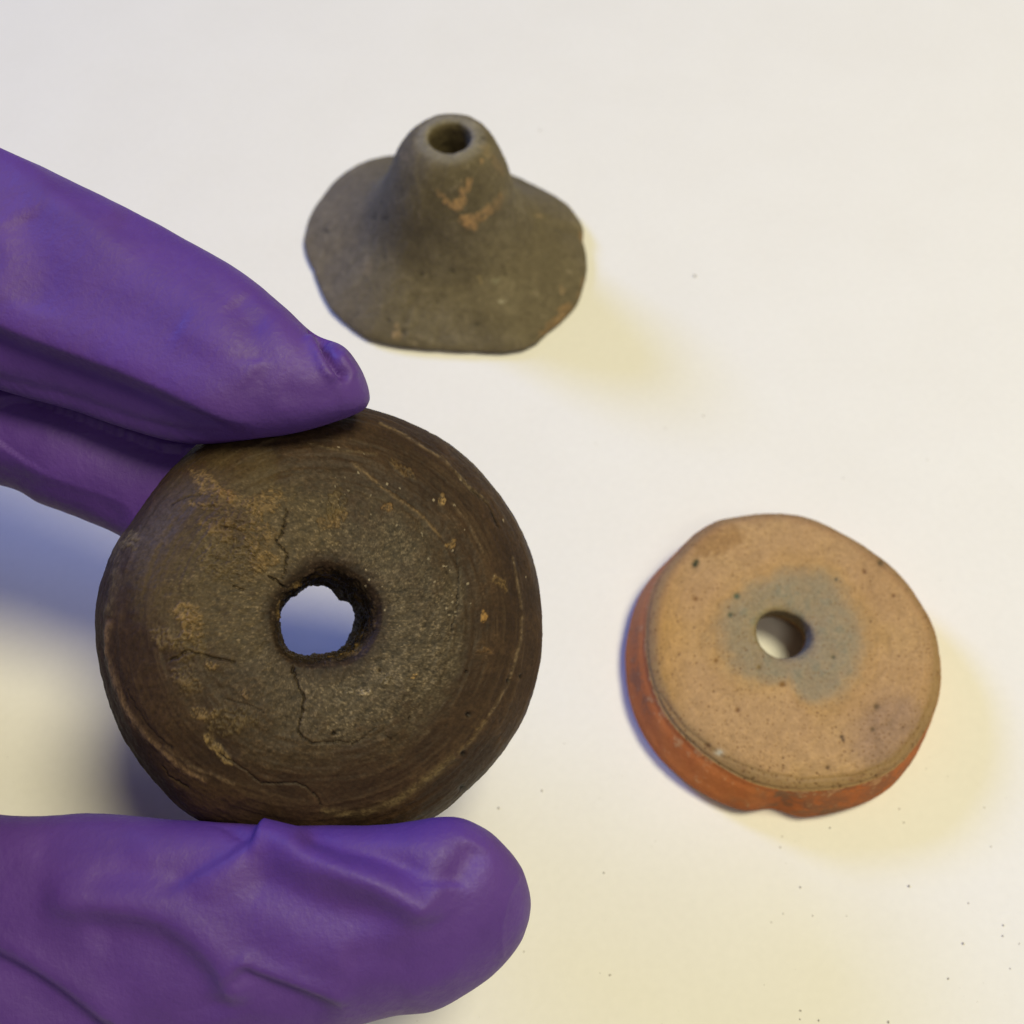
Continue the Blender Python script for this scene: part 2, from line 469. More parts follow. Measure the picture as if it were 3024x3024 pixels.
    C = C * np.array([.625, .555, .48])[None] * (1 - .16 * mid_)[:, None] * (1 + .25 * np.clip(f3 * 1.6 + f2, -1, 1))[:, None]
    m = clay_material('dark_burnished_clay', .60, 2600, .26, .00004, .22)
    o = mesh_obj('spindle_whorl', P, F, m, C)
    tag(o, 'dark brown domed spindle whorl pinched between the purple-gloved finger and thumb', 'spindle whorl', group='clay spindle whorls')
dark_whorl()

# ------------------------------------------------------------------ the conical whorl
def cone_whorl():
    outl = [(897, 703), (904, 745), (925, 790), (938, 830), (953, 865), (975, 905), (1030, 955), (1086, 993), (1150, 1010), (1224, 1020), (1300, 1024), (1400, 1028), (1489, 1033),
            (1545, 1024), (1588, 1003), (1617, 974), (1665, 935), (1706, 890), (1722, 840), (1733, 792), (1731, 750), (1720, 708), (1722, 675), (1706, 644), (1675, 605), (1637, 575),
            (1570, 537), (1514, 511), (1430, 480), (1330, 462), (1230, 458), (1155, 457), (1086, 472), (1012, 511), (975, 545), (948, 585), (925, 620), (909, 654), (903, 680)]
    zb = .16
    W = on_plane(np.array([p[0] for p in outl], float), np.array([p[1] for p in outl], float), zb)
    c0 = np.array([(W[:, 0].max() + W[:, 0].min()) / 2, (W[:, 1].max() + W[:, 1].min()) / 2])
    H = 2.75
    top = on_plane(np.array(1329.), np.array(404.), H)[:2]
    ang = np.arctan2(W[:, 1] - c0[1], W[:, 0] - c0[0]) % (2 * math.pi); rad = np.hypot(W[:, 0] - c0[0], W[:, 1] - c0[1])
    NS = 620
    # profile with normalised radius: 0..1 of the base radius blended against true cm near the neck
    prof = [(.27, .9), (.285, 1.8), (.30, H - .25), (.325, H - .06), (.385, H), (.50, H - .02), (.63, H - .09), (.77, H - .28), (.91, H - .60), (1.02, 1.80), (1.12, 1.46),
            (1.28, 1.12), (1.48, .83), (1.78, .59), (2.06, .41), (2.28, .28), (2.43, .20), (2.50, .13), (2.49, .06), (2.40, .012), (2.0, .01),
            (1.2, .1), (.5, .3), (.3, .5), (.27, .9)]
    prof = resample(prof, 400)[:-1]
    R, Z, T, F = polar(prof, NS)
    rb = ptable(ang, rad, T) / 2.50
    wv = smooth(R, .75, 2.1)
    R = R * (1 + wv * (rb - 1))
    s = (1 - smooth(Z, .0, H * .8)) * smooth(R, .3, 1.6)
    u = smooth(Z, .3, 2.2)
    cx = c0[0] + (top[0] - c0[0]) * u - .05 * smooth(Z, .9, 1.5) * (1 - smooth(Z, H - .5, H)); cy = c0[1] + (top[1] - c0[1]) * u
    # undulating flange
    Zw = Z + wv * (.035 * np.sin(3 * T + 1) + .03 * np.sin(5 * T + .3)) * smooth(Z, .05, .3)
    L = np.stack([R * np.cos(T), R * np.sin(T), Zw], -1)
    P = L.copy(); P[..., 0] += cx; P[..., 1] += cy
    N = normals(P).reshape(-1, 3); P = P.reshape(-1, 3); L = L.reshape(-1, 3)
    px, py = project(P)
    f1 = fbm(L, 1.3, 4, 101); f2 = fbm(L, 7, 4, 102, .6); f3 = fbm(L, 26, 3, 103, .6)
    top_m = smooth(Z.ravel(), .04, .2)
    disp = (.028 * f1 + .010 * f2 + .003 * f3) * (.3 + .7 * top_m)
    view = P - CAM; view /= np.linalg.norm(view, axis=1, keepdims=True)
    fr = (((N * view).sum(1) < .1) & (Z.ravel() > .02)).astype(float)
    fr *= 1 - ((R.ravel() < .34) & (Z.ravel() < H - .05))
    C = np.zeros((len(P), 3)); C[:] = (.148, .126, .078)
    C = mixc(C, (.19, .165, .105), smooth(f1 + .3 * f2, 0, .5) * .6)
    C = mixc(C, (.105, .09, .055), smooth(-f1 + .4 * f2, .1, .5) * .6)
    C = mixc(C, (.22, .19, .13), smooth(f2 + .3 * f3, .35, .6) * .35)
    # paler left flank and lip
    C = mixc(C, (.21, .18, .135), (1 - smooth(px + 60 * f1, 980, 1200)) * .4 * fr)
    lip = smooth(Z.ravel() + .04 * f2, H - .10, H - .03) * (1 - smooth(R.ravel(), .45, .60))
    C = mixc(C, (.25, .235, .185), lip * .75)
    wx = px + 22 * f2 + 9 * f3; wy = py + 22 * fbm(L, 7, 3, 108) + 9 * fbm(L, 26, 2, 109)
    def line(pts, wd, amt, col, h=0.004):
        nonlocal C, disp
        d, s_, t = poly_dist(wx, wy, pts)
        m = (1 - smooth(d, wd * .3, wd * 1.35)) * fr
        C = mixc(C, col, m * amt * (.7 + .3 * smooth(f3, -.3, .2))); disp = disp + h * m
    OR = (.40, .26, .125)
    # factor of the close view: x = 850 + .4917 u ; y = 300 + .4917 v
    def q(*uv): return [(850 + .4917 * a, 300 + .4917 * b) for a, b in uv]
    line(q((1090, 470), (1060, 540), (1050, 600), (1010, 625)), 12, .9, OR); line(q((1010, 625), (950, 600), (920, 550)), 10, .75, OR)
    line(q((1080, 715), (1110, 690), (1180, 670), (1215, 630)), 9, .85, OR); line(q((1060, 710), (1120, 735)), 12, .9, (.44, .28, .13))
    line(q((1270, 590), (1290, 550), (1250, 640)), 9, .6, (.30, .20, .10)); line(q((1240, 320), (1280, 420), (1290, 440)), 12, .45, (.30, .22, .12))
    line(q((1170, 265), (1210, 300)), 11, .5, (.30, .23, .13)); line(q((690, 310), (700, 350)), 9, .4, (.30, .24, .15))
    line(q((1150, 350), (1165, 360)), 6, .6, OR); line(q((478, 940), (470, 1010)), 12, .45, (.28, .23, .15))
    line(q((655, 1370), (655, 1395)), 13, .9, (.34, .25, .14)); line(q((740, 1425), (820, 1435)), 6, .4, (.3, .25, .16))
    line(q((1240, 1070), (1260, 1080)), 6, .6, (.30, .30, .2)); line(q((1292, 1178), (1298, 1190)), 6, .9, (.40, .38, .28))
    line(q((1642, 1110), (1648, 1125)), 7, .9, (.38, .28, .16)); line(q((1515, 700), (1520, 710)), 6, .7, (.33, .25, .14))
    line(q((1155, 1060), (1160, 1075)), 6, .6, (.30, .24, .12)); line(q((1765, 790), (1770, 850)), 8, .6, (.33, .21, .10))
    line(q((1680, 1250), (1620, 1310), (1530, 1390)), 14, .55, (.33, .20, .09)); line(q((1780, 1080), (1740, 1190)), 8, .4, (.26, .17, .09))
    DK = (.045, .04, .028)
    for a, b, r_ in ((225, 760, 8), (575, 695, 8), (510, 693, 6), (810, 1022, 7), (970, 1035, 6), (425, 765, 5), (1225, 935, 6), (585, 950, 7), (1165, 215, 7), (1130, 1355, 6), (700, 1365, 8), (600, 1300, 6), (1290, 1020, 5), (395, 1290, 6), (900, 1200, 4), (1450, 930, 4), (1380, 660, 5)):
        x, y = 850 + .4917 * a, 300 + .4917 * b
        m = np.exp(-((wx - x) ** 2 + (wy - y) ** 2) / (r_ * r_)) * fr
        C = mixc(C, DK, np.clip(m * .9, 0, 1)); disp = disp - .012 * m
    hol = ((R.ravel() < .36) & (Z.ravel() < H - .03)).astype(float)
    C = mixc(C, (.13, .105, .05), hol * .8)
    C = C * np.array([.84, .80, .79])[None] * (1 + .25 * np.clip(f3 + f2, -1, 1))[:, None]
    P = P + N * disp[:, None]
    P[:, 2] = np.maximum(P[:, 2], 0.002)
    o = mesh_obj('spindle_whorl', P, F, clay_material('grey_olive_clay', .78, 1700, .14, .00004, .2), C)
    tag(o, 'grey-olive conical spindle whorl with flaring uneven base and narrow holed peak', 'spindle whorl', group='clay spindle whorls')
cone_whorl()

# ------------------------------------------------------------------ the terracotta disc
def disc_whorl():
    def q(uv): return [(1780 + .5538 * a, 1450 + .5538 * b) for a, b in uv]
    outl = q([(75, 850), (85, 700), (115, 590), (150, 500), (210, 405), (280, 330), (360, 265), (440, 215), (520, 168), (600, 125), (730, 108), (870, 95), (960, 97), (1050, 110), (1150, 148), (1240, 190), (1430, 310),
              (1580, 430), (1700, 590), (1780, 740), (1805, 880), (1813, 1000), (1812, 1090), (1805, 1150), (1780, 1290), (1735, 1395), (1690, 1480), (1630, 1550), (1560, 1610), (1480, 1655), (1400, 1690), (1310, 1718), (1220, 1730), (1150, 1730),
              (1080, 1725), (1025, 1710), (980, 1690), (950, 1676), (920, 1672), (890, 1675), (860, 1682), (810, 1692), (760, 1695), (700, 1688), (640, 1670), (570, 1640), (500, 1600), (420, 1540), (350, 1480), (280, 1405), (220, 1330), (160, 1225), (110, 1120), (85, 990)])
    face = q([(238, 640), (228, 800), (235, 900), (262, 1030), (310, 1150), (380, 1255), (470, 1345), (620, 1460), (800, 1555), (950, 1592), (1080, 1600), (1220, 1592), (1350, 1570), (1550, 1490), (1690, 1340), (1775, 1170), (1805, 1030), (1805, 900), (1780, 745),
              (1700, 592), (1580, 434), (1430, 315), (1240, 200), (1050, 122), (870, 112), (740, 125), (610, 150), (500, 215), (400, 320), (310, 430), (262, 530)])
    H = .95
    A = np.array(face); Wt = on_plane(A[:, 0], A[:, 1], H - .17)
    c0 = Wt.mean(0)[:2]; c0 = np.array([(Wt[:, 0].max() + Wt[:, 0].min()) / 2, (Wt[:, 1].max() + Wt[:, 1].min()) / 2])
    at_ = np.arctan2(Wt[:, 1] - c0[1], Wt[:, 0] - c0[0]) % (2 * math.pi); rt = np.hypot(Wt[:, 0] - c0[0], Wt[:, 1] - c0[1])
    B = np.array(outl); Wb = on_plane(B[:, 0], B[:, 1], .26)
    ab = np.arctan2(Wb[:, 1] - c0[1], Wb[:, 0] - c0[0]) % (2 * math.pi); rb = np.hypot(Wb[:, 0] - c0[0], Wb[:, 1] - c0[1])
    rtop_b = ptable(at_, rt, ab)
    # on the far side the outline is the face edge itself: the base stays just inside it
    flare = np.interp(np.degrees(ab), [0, 60, 90, 135, 180, 225, 270, 315, 360], [.02, 0, .0, .12, .22, .24, .16, .10, .02])
    rb = np.minimum(rb, rtop_b + flare)
    NS = 720
    th = np.linspace(0, 2 * math.pi, NS, endpoint=False)
    RT = ptable(at_, rt, th); RB = ptable(ab, rb, th)
    def sm(v, k):
        kk = np.ones(k) / k; return np.convolve(np.concatenate([v[-k:], v, v[:k]]), kk, 'same')[k:-k]
    RT = sm(RT, 13); RB = sm(RB, 7)
    # profile in (s,z): s<=1 : fraction of top radius; 1..2 : from top radius to base radius
    prof = [(.175, .35), (.175, .62), (.18, .78), (.195, .845), (.23, .885), (.32, .91), (.5, .925), (.7, .925), (.84, .91), (.91, .885), (.95, .85), (.98, .80), (1.0, .74), (1.12, .67), (1.4, .58), (1.75, .40), (2.0, .27),
            (1.97, .14), (1.85, .04), (1.6, .005), (.9, .005), (.5, .02), (.25, .03), (.225, .12), (.175, .35)]
    P0 = spline(prof, 14)
    rr = np.where(P0[:, 0] <= 1, P0[:, 0] * 1.95, 1.95 + (P0[:, 0] - 1) * .2)
    s = np.concatenate([[0], np.cumsum(np.hypot(np.diff(rr), np.diff(P0[:, 1])))])
    u = np.linspace(0, s[-1], 380)[:-1]
    S = np.interp(u, s, P0[:, 0]); Zp = np.interp(u, s, P0[:, 1])
    m = len(S)
    R, Z, T, F = polar(np.stack([S, Zp], 1), NS)
    Rr = np.where(R <= 1, R * RT[None], RT[None] + (R - 1) * (RB - RT)[None])
    hole = 1 - smooth(R, .15, .4)
    Rr = Rr * (1 - hole) + R * 1.95 * hole
    Rr *= 1 + (1 - smooth(R, .15, .22)) * (.05 * np.cos(2 * T + .6) + .04 * np.cos(3 * T))
    hc = on_plane(np.array(2315.), np.array(1873.), .85)[:2]
    k = 1 - smooth(R, .16, .55)
    sl = (1 - smooth(R, .2, .9)) * (1 - np.clip(Z / .85, 0, 1))
    P = np.stack([c0[0] + (hc[0] - c0[0]) * k + Rr * np.cos(T) + .05 * sl, c0[1] + (hc[1] - c0[1]) * k + Rr * np.sin(T) + .26 * sl, Z], -1)
    N = normals(P).reshape(-1, 3); P = P.reshape(-1, 3)
    L = P - np.array([c0[0], c0[1], 0])
    px, py = project(P)
    s_ = R.ravel(); z = Z.ravel()
    r = np.hypot(L[:, 0], L[:, 1]); t = np.arctan2(L[:, 1], L[:, 0])
    f1 = fbm(L, 1.5, 4, 201); f2 = fbm(L, 8, 4, 202, .6); f3 = fbm(L, 34, 3, 203, .65)
    ST = np.stack([np.cos(t) * 1.6, np.sin(t) * 1.6, r * 15], 1); streak = fbm(ST, 1.6, 4, 205)
    topm = ((s_ < 1.02) & (z > .5)).astype(float)
    side = ((s_ >= 1.0) & (z < .82)).astype(float)
    disp = (.014 * f1 + .005 * f2 + .002 * f3) + .003 * streak * topm
    # the nick in the lower rim
    C = np.zeros((len(P), 3)); C[:] = (.47, .285, .15)
    C = mixc(C, (.40, .235, .12), smooth(f1, 0, .5) * .6)
    C = mixc(C, (.52, .32, .155), smooth(-f1 + .3 * f2, .0, .5) * .5)
    left = (1 - smooth(px + 40 * f1, 1905, 2080)) * (1 - smooth(py, 2050, 2250)); C = mixc(C, (.47, .25, .06), left * .75)
    ub, vb = (px - 2105) / 120, (py - 1590) / 60
    C = mixc(C, (.30, .15, .05), (1 - smooth(np.hypot(ub, vb) + .5 * f2, .5, 1.1)) * .55)
    pk = 1 - smooth(np.hypot((px - 2640) / 150, (py - 2170) / 170) + .3 * f1, .4, 1.1); C = mixc(C, (.33, .205, .145), pk * .8)
    # grey core stain round the hole
    poly = q([(600, 660), (640, 600), (720, 560), (850, 450), (960, 385), (1100, 400), (1240, 470), (1330, 560), (1400, 680), (1430, 800), (1400, 930), (1330, 1060), (1220, 1150), (1100, 1190), (1050, 1120), (1020, 1010), (900, 1020), (750, 1010), (650, 920), (600, 800), (600, 660)])
    ccx, ccy = 1780 + .5538 * 1010, 1450 + .5538 * 760
    pa = np.array(poly[:-1]); aa = np.arctan2(-(pa[:, 1] - ccy), pa[:, 0] - ccx) % (2 * math.pi); ar = np.hypot(pa[:, 0] - ccx, pa[:, 1] - ccy)
    va = np.arctan2(-(py - ccy), px - ccx) % (2 * math.pi); vr = np.hypot(px - ccx, py - ccy)
    vs = (vr * 0 + ptable(aa, ar, va) + ptable(aa, ar, va + .12) + ptable(aa, ar, va - .12)) / 3
    e = vr / vs + .10 * f2 + .10 * f1
    gm = (1 - smooth(e + .12 * fbm(L, 4, 3, 211), .72, 1.12)) * topm
    hal = (1 - smooth(e, .95, 1.3)) * topm * (1 - gm)
    C = mixc(C, (.44, .25, .085), hal * .45)
    C = mixc(C, (.285, .235, .165), gm * (.82 + .25 * f2))
    C = mixc(C, (.19, .17, .125), gm * smooth(f2 + .6 * streak, .1, .5) * .5)
    C = C * (1 + (.10 * f1 + .16 * f2 + .22 * f3 + .10 * streak) * topm)[:, None]
    rim = smooth(s_ + .03 * f1 + .02 * f2, .86, .97) * topm * (1 - smooth(py, 1750, 2050))
    C = mixc(C, (.33, .17, .095), rim * .7)  # reddish-brown rim band, with the shading of its rounding in the colour
    # bevel, speckled
    bev = smooth(s_ + .02 * f1, .90, .955) * topm
    C = mixc(C, (.33, .21, .11), bev * .75)
    C = mixc(C, (.25, .13, .07), bev * smooth(f2 + .5 * f3, 0.0, .45) * .5)
    d, sd, tt = poly_dist(px, py, q([(300, 1080), (430, 1260), (640, 1420), (860, 1505), (1080, 1540), (1350, 1520), (1550, 1440), (1680, 1280), (1745, 1130)]))
    m2 = np.exp(-(d / 5) ** 2) * topm; disp = disp - .012 * m2; C = mixc(C, (.28, .18, .09), m2 * .3)
    # terracotta wall
    C = mixc(C, (.34, .105, .038), side * 1.0)
    C = mixc(C, (.40, .135, .048), side * smooth(f1 + .3 * f2, .0, .4) * .6)
    C = mixc(C, (.19, .085, .050), side * smooth(-f1 + .8 * f2 + .3 * f3, .05, .5) * .7)
    C = mixc(C, (.46, .27, .15), side * smooth(f2 + .6 * f3 + .4 * smooth(z, .5, .75), .45, .7) * .5)
    low_dark = np.exp(-(((px - 2300) / 60) ** 2 + ((py - 2350) / 40) ** 2)) + .9 * np.exp(-(((px - 2440) / 70) ** 2 + ((py - 2398) / 18) ** 2)) + .5 * np.exp(-(((px - 2170) / 40) ** 2 + ((py - 2370) / 25) ** 2))  # darker patches low on the wall around the nick
    C = mixc(C, (.14, .08, .05), side * np.clip(low_dark, 0, 1) * smooth(f2, -.3, .3) * .8)
    upl = ((s_ > .97).astype(float)) * (1 - smooth(px, 1840, 2200)) * (1 - smooth(py, 1700, 2000))
    C = mixc(C, (.36, .17, .085), upl * .55)  # upper-left edge tinted paler and pinker, rounding put into the colour
    # pores
    jit = 30.
    for sc_, thr, rad_, col, amt, sd_ in ((17., .86, .016, (.19, .095, .04), .8, 61), (27., .86, .0105, (.19, .10, .045), .75, 62), (10., .965, .022, (.14, .07, .035), .85, 63)):
        Q = L * sc_ + 500 + 13 * sd_; I = np.floor(Q).astype(np.int64)
        best = np.zeros(len(L))
        ctr = (I + .3 + .4 * np.stack([_h(I[:, 0], I[:, 1], I[:, 2], sd_ + q_) for q_ in (7, 8, 9)], 1))
        ctr[:, 2] = Q[:, 2]
        dd = np.hypot(Q[:, 0] - ctr[:, 0], (Q[:, 1] - ctr[:, 1]) * 1.3) / sc_
        hs = _h(I[:, 0], I[:, 1], I[:, 2] * 0, sd_)
        mm = (hs > thr - .07 * bev - .05 * pk - .05 * smooth(py, 1950, 2280)) * (1 - smooth(dd, rad_ * .5, rad_)) * topm
        C = mixc(C, col, mm * amt); disp = disp - .006 * mm
    for a, b, r_, c in ((492, 392, 9, (.05, .05, .03)), (500, 375, 7, (.06, .06, .03)), (605, 902, 6, (.22, .11, .04)), (835, 938, 7, (.2, .13, .06)), (958, 1030, 8, (.24, .12, .04)), (715, 560, 9, (.11, .12, .08)), (680, 660, 7, (.1, .1, .07)),
                        (1275, 1310, 6, (.1, .06, .04)), (1282, 1328, 5, (.1, .06, .04)), (720, 1168, 7, (.22, .11, .05)), (1230, 885, 5, (.1, .09, .06)), (1480, 385, 9, (.14, .09, .05)), (1200, 1475, 6, (.14, .08, .04)), (1460, 1150, 9, (.16, .1, .06)), (1440, 1270, 7, (.16, .1, .06)),
                        (560, 1358, 7, (.16, .08, .04)), (495, 575, 7, (.24, .12, .05)), (1550, 558, 5, (.2, .1, .05)), (1395, 430, 6, (.2, .1, .05)), (1245, 470, 5, (.12, .1, .07))):
        x, y = 1780 + .5538 * a, 1450 + .5538 * b
        mm = np.exp(-((px - x) ** 2 + (py - y) ** 2) / (r_ * r_)) * topm
        C = mixc(C, c, np.clip(mm * 1.3, 0, 1)); disp = disp - .008 * mm
    mm = np.exp(-(((px - 2124) / 12) ** 2 + ((py - 2222) / 9) ** 2)) * topm; C = mixc(C, (.6, .53, .45), np.clip(mm * (f3 + .6) * 1.3, 0, 1))
    hin = ((s_ < .165) | ((s_ < .6) & (z < .5))).astype(float)
    C = mixc(C, (.30, .18, .10), hin * .8)
    C = C * np.array([.88, .90, .82])[None] * (1 + .46 * side[:, None])  # wall colour brightened to stand in for light on its rounded side
    P = P + N * disp[:, None]
    P[:, 2] = np.maximum(P[:, 2], 0.002)
    o = mesh_obj('spindle_whorl', P, F, clay_material('terracotta_clay', .85, 1900, .11, .00004, .15), C)
    tag(o, 'flat terracotta disc whorl with beige face and grey stain around its hole', 'spindle whorl', group='clay spindle whorls')
disc_whorl()

# ------------------------------------------------------------------ gloved hand
def glove_material():
    k = NT('purple_nitrile'); co = k.obj()
    a = k.noise(co, 150, 4, .6); b = k.noise(co, 1500, 4, .65)
    mx = k.n('ShaderNodeMix', data_type='RGBA')
    mx.inputs['A'].default_value = (0.082, 0.031, 0.222, 1); mx.inputs['B'].default_value = (0.100, 0.039, 0.262, 1)
    k.l(k.rng(a, .3, .7, 0, 1), mx.inputs['Factor'])
    k.l(mx.outputs['Result'], k.b.inputs['Base Color'])
    k.l(k.rng(b, .3, .7, .66, .50), k.b.inputs['Roughness'])
    k.b.inputs['Specular IOR Level'].default_value = 0.42
    k.b.inputs['Subsurface Weight'].default_value = 0.0
    b1 = k.bump(b, 0.9, 0.00008)
    k.l(k.bump(k.noise(co, 520, 5, .65), 0.55, 0.00018, b1), k.b.inputs['Normal'])
    return k.m

def loft(st, n=6, seg=64, p=2.25):
    """st rows: ax,ay,bx,by (two outline points in the picture), depth at each, half thickness"""
    S = spline(st, n)
    A = at_depth(S[:, 0], S[:, 1], S[:, 4]); B = at_depth(S[:, 2], S[:, 3], S[:, 4])
    M = (A + B) / 2; U = (A - B) / 2
    D = M - CAM; D /= np.linalg.norm(D, axis=1, keepdims=True)
    t = np.linspace(0, 2 * math.pi, seg, endpoint=False)
    c, s = np.cos(t), np.sin(t)
    c = np.sign(c) * np.abs(c) ** (2 / p); s = np.sign(s) * np.abs(s) ** (2 / p)
    V = M[:, None] + c[None, :, None] * U[:, None] + s[None, :, None] * D[:, None] * np.maximum(S[:, 5], .004)[:, None, None]
    m = len(S)
    i = np.arange(m * seg).reshape(m, seg)
    F = np.stack([i[:-1].ravel(), i[1:].ravel(), np.roll(i[1:], -1, 1).ravel(), np.roll(i[:-1], -1, 1).ravel()], 1)
    V = V.reshape(-1, 3)
    V = np.vstack([V, M[0], M[-1]])
    cap = [(m * seg, (j + 1) % seg, j, j) for j in range(seg)]
    e = (m - 1) * seg
    tris = [(m * seg, j, (j + 1) % seg) for j in range(seg)] + [(m * seg + 1, e + (j + 1) % seg, e + j) for j in range(seg)]
    return V, [tuple(f) for f in F] + tris

FINGERS = dict(
 index=[(-2300, -250, -2500, 1250, 13.2, 1.0), (-1500, -150, -1650, 950, 12.6, .95), (-900, 20, -1000, 900, 12.0, .9), (-450, 230, -520, 985, 11.6, .85), (0, 437, -60, 1128, 11.45, .84), (256, 556, 170, 1198, 11.38, .80), (518, 690, 380, 1272, 11.3, .78),
        (700, 793, 560, 1314, 11.22, .76), (830, 893, 712, 1306, 11.17, .70), (930, 983, 841, 1286, 11.14, .62), (1010, 1015, 930, 1266, 11.12, .52), (1058, 1070, 985, 1250, 11.12, .42), (1085, 1128, 1035, 1232, 11.13, .30), (1093, 1168, 1066, 1217, 11.14, .18), (1092, 1188, 1080, 1208, 11.14, .03)],
 middle=[(-2300, 500, -2400, 1700, 13.9, .9), (-1400, 650, -1500, 1500, 13.4, .85), (-700, 800, -760, 1380, 12.9, .8), (0, 1040, -60, 1425, 12.45, .78), (259, 1140, 129, 1494, 12.35, .72), (505, 1230, 311, 1562, 12.3, .64), (640, 1300, 430, 1625, 12.2, .58), (720, 1400, 560, 1660, 12.3, .45),
         (760, 1490, 660, 1650, 12.45, .3), (768, 1560, 730, 1620, 12.5, .1)],
 thumb=[(-2400, 1500, -2000, 3700, 12.6, 1.3), (-1500, 2050, -1300, 3500, 11.9, 1.15), (-700, 2340, -600, 3400, 11.3, 1.0), (0, 2407, 40, 3300, 10.95, .92), (300, 2400, 330, 3230, 10.85, .88), (581, 2420, 640, 3160, 10.8, .86), (888, 2436, 930, 3070, 10.75, .84), (1130, 2434, 1150, 3004, 10.75, .80),
        (1324, 2408, 1285, 2985, 10.78, .74), (1425, 2438, 1395, 2926, 10.8, .66), (1495, 2495, 1470, 2872, 10.82, .55), (1540, 2555, 1530, 2800, 10.85, .40), (1563, 2620, 1560, 2735, 10.88, .22), (1571, 2660, 1570, 2690, 10.9, .04)],
)

def blob_loft(pts, seg=40):
    """plain limb through 3-D points (cm) with radii"""
    S = spline(pts, 6); P = S[:, :3]; r = S[:, 3]; fl = S[:, 4]
    T = np.gradient(P, axis=0); T /= np.linalg.norm(T, axis=1, keepdims=True)
    ref = np.array([0, .5, 1.0]); ref /= np.linalg.norm(ref)
    X = np.cross(T, ref); X /= np.linalg.norm(X, axis=1, keepdims=True); Y = np.cross(T, X)
    t = np.linspace(0, 2 * math.pi, seg, endpoint=False)
    V = P[:, None] + (np.cos(t)[None, :, None] * X[:, None] + np.sin(t)[None, :, None] * Y[:, None] * fl[:, None, None]) * r[:, None, None]
    m = len(S); i = np.arange(m * seg).reshape(m, seg)
    F = np.stack([i[:-1].ravel(), i[1:].ravel(), np.roll(i[1:], -1, 1).ravel(), np.roll(i[:-1], -1, 1).ravel()], 1)
    V = np.vstack([V.reshape(-1, 3), P[0], P[-1]]); e = (m - 1) * seg
    return V, [tuple(f) for f in F] + [(m * seg, j, (j + 1) % seg) for j in range(seg)] + [(m * seg + 1, e + (j + 1) % seg, e + j) for j in range(seg)]

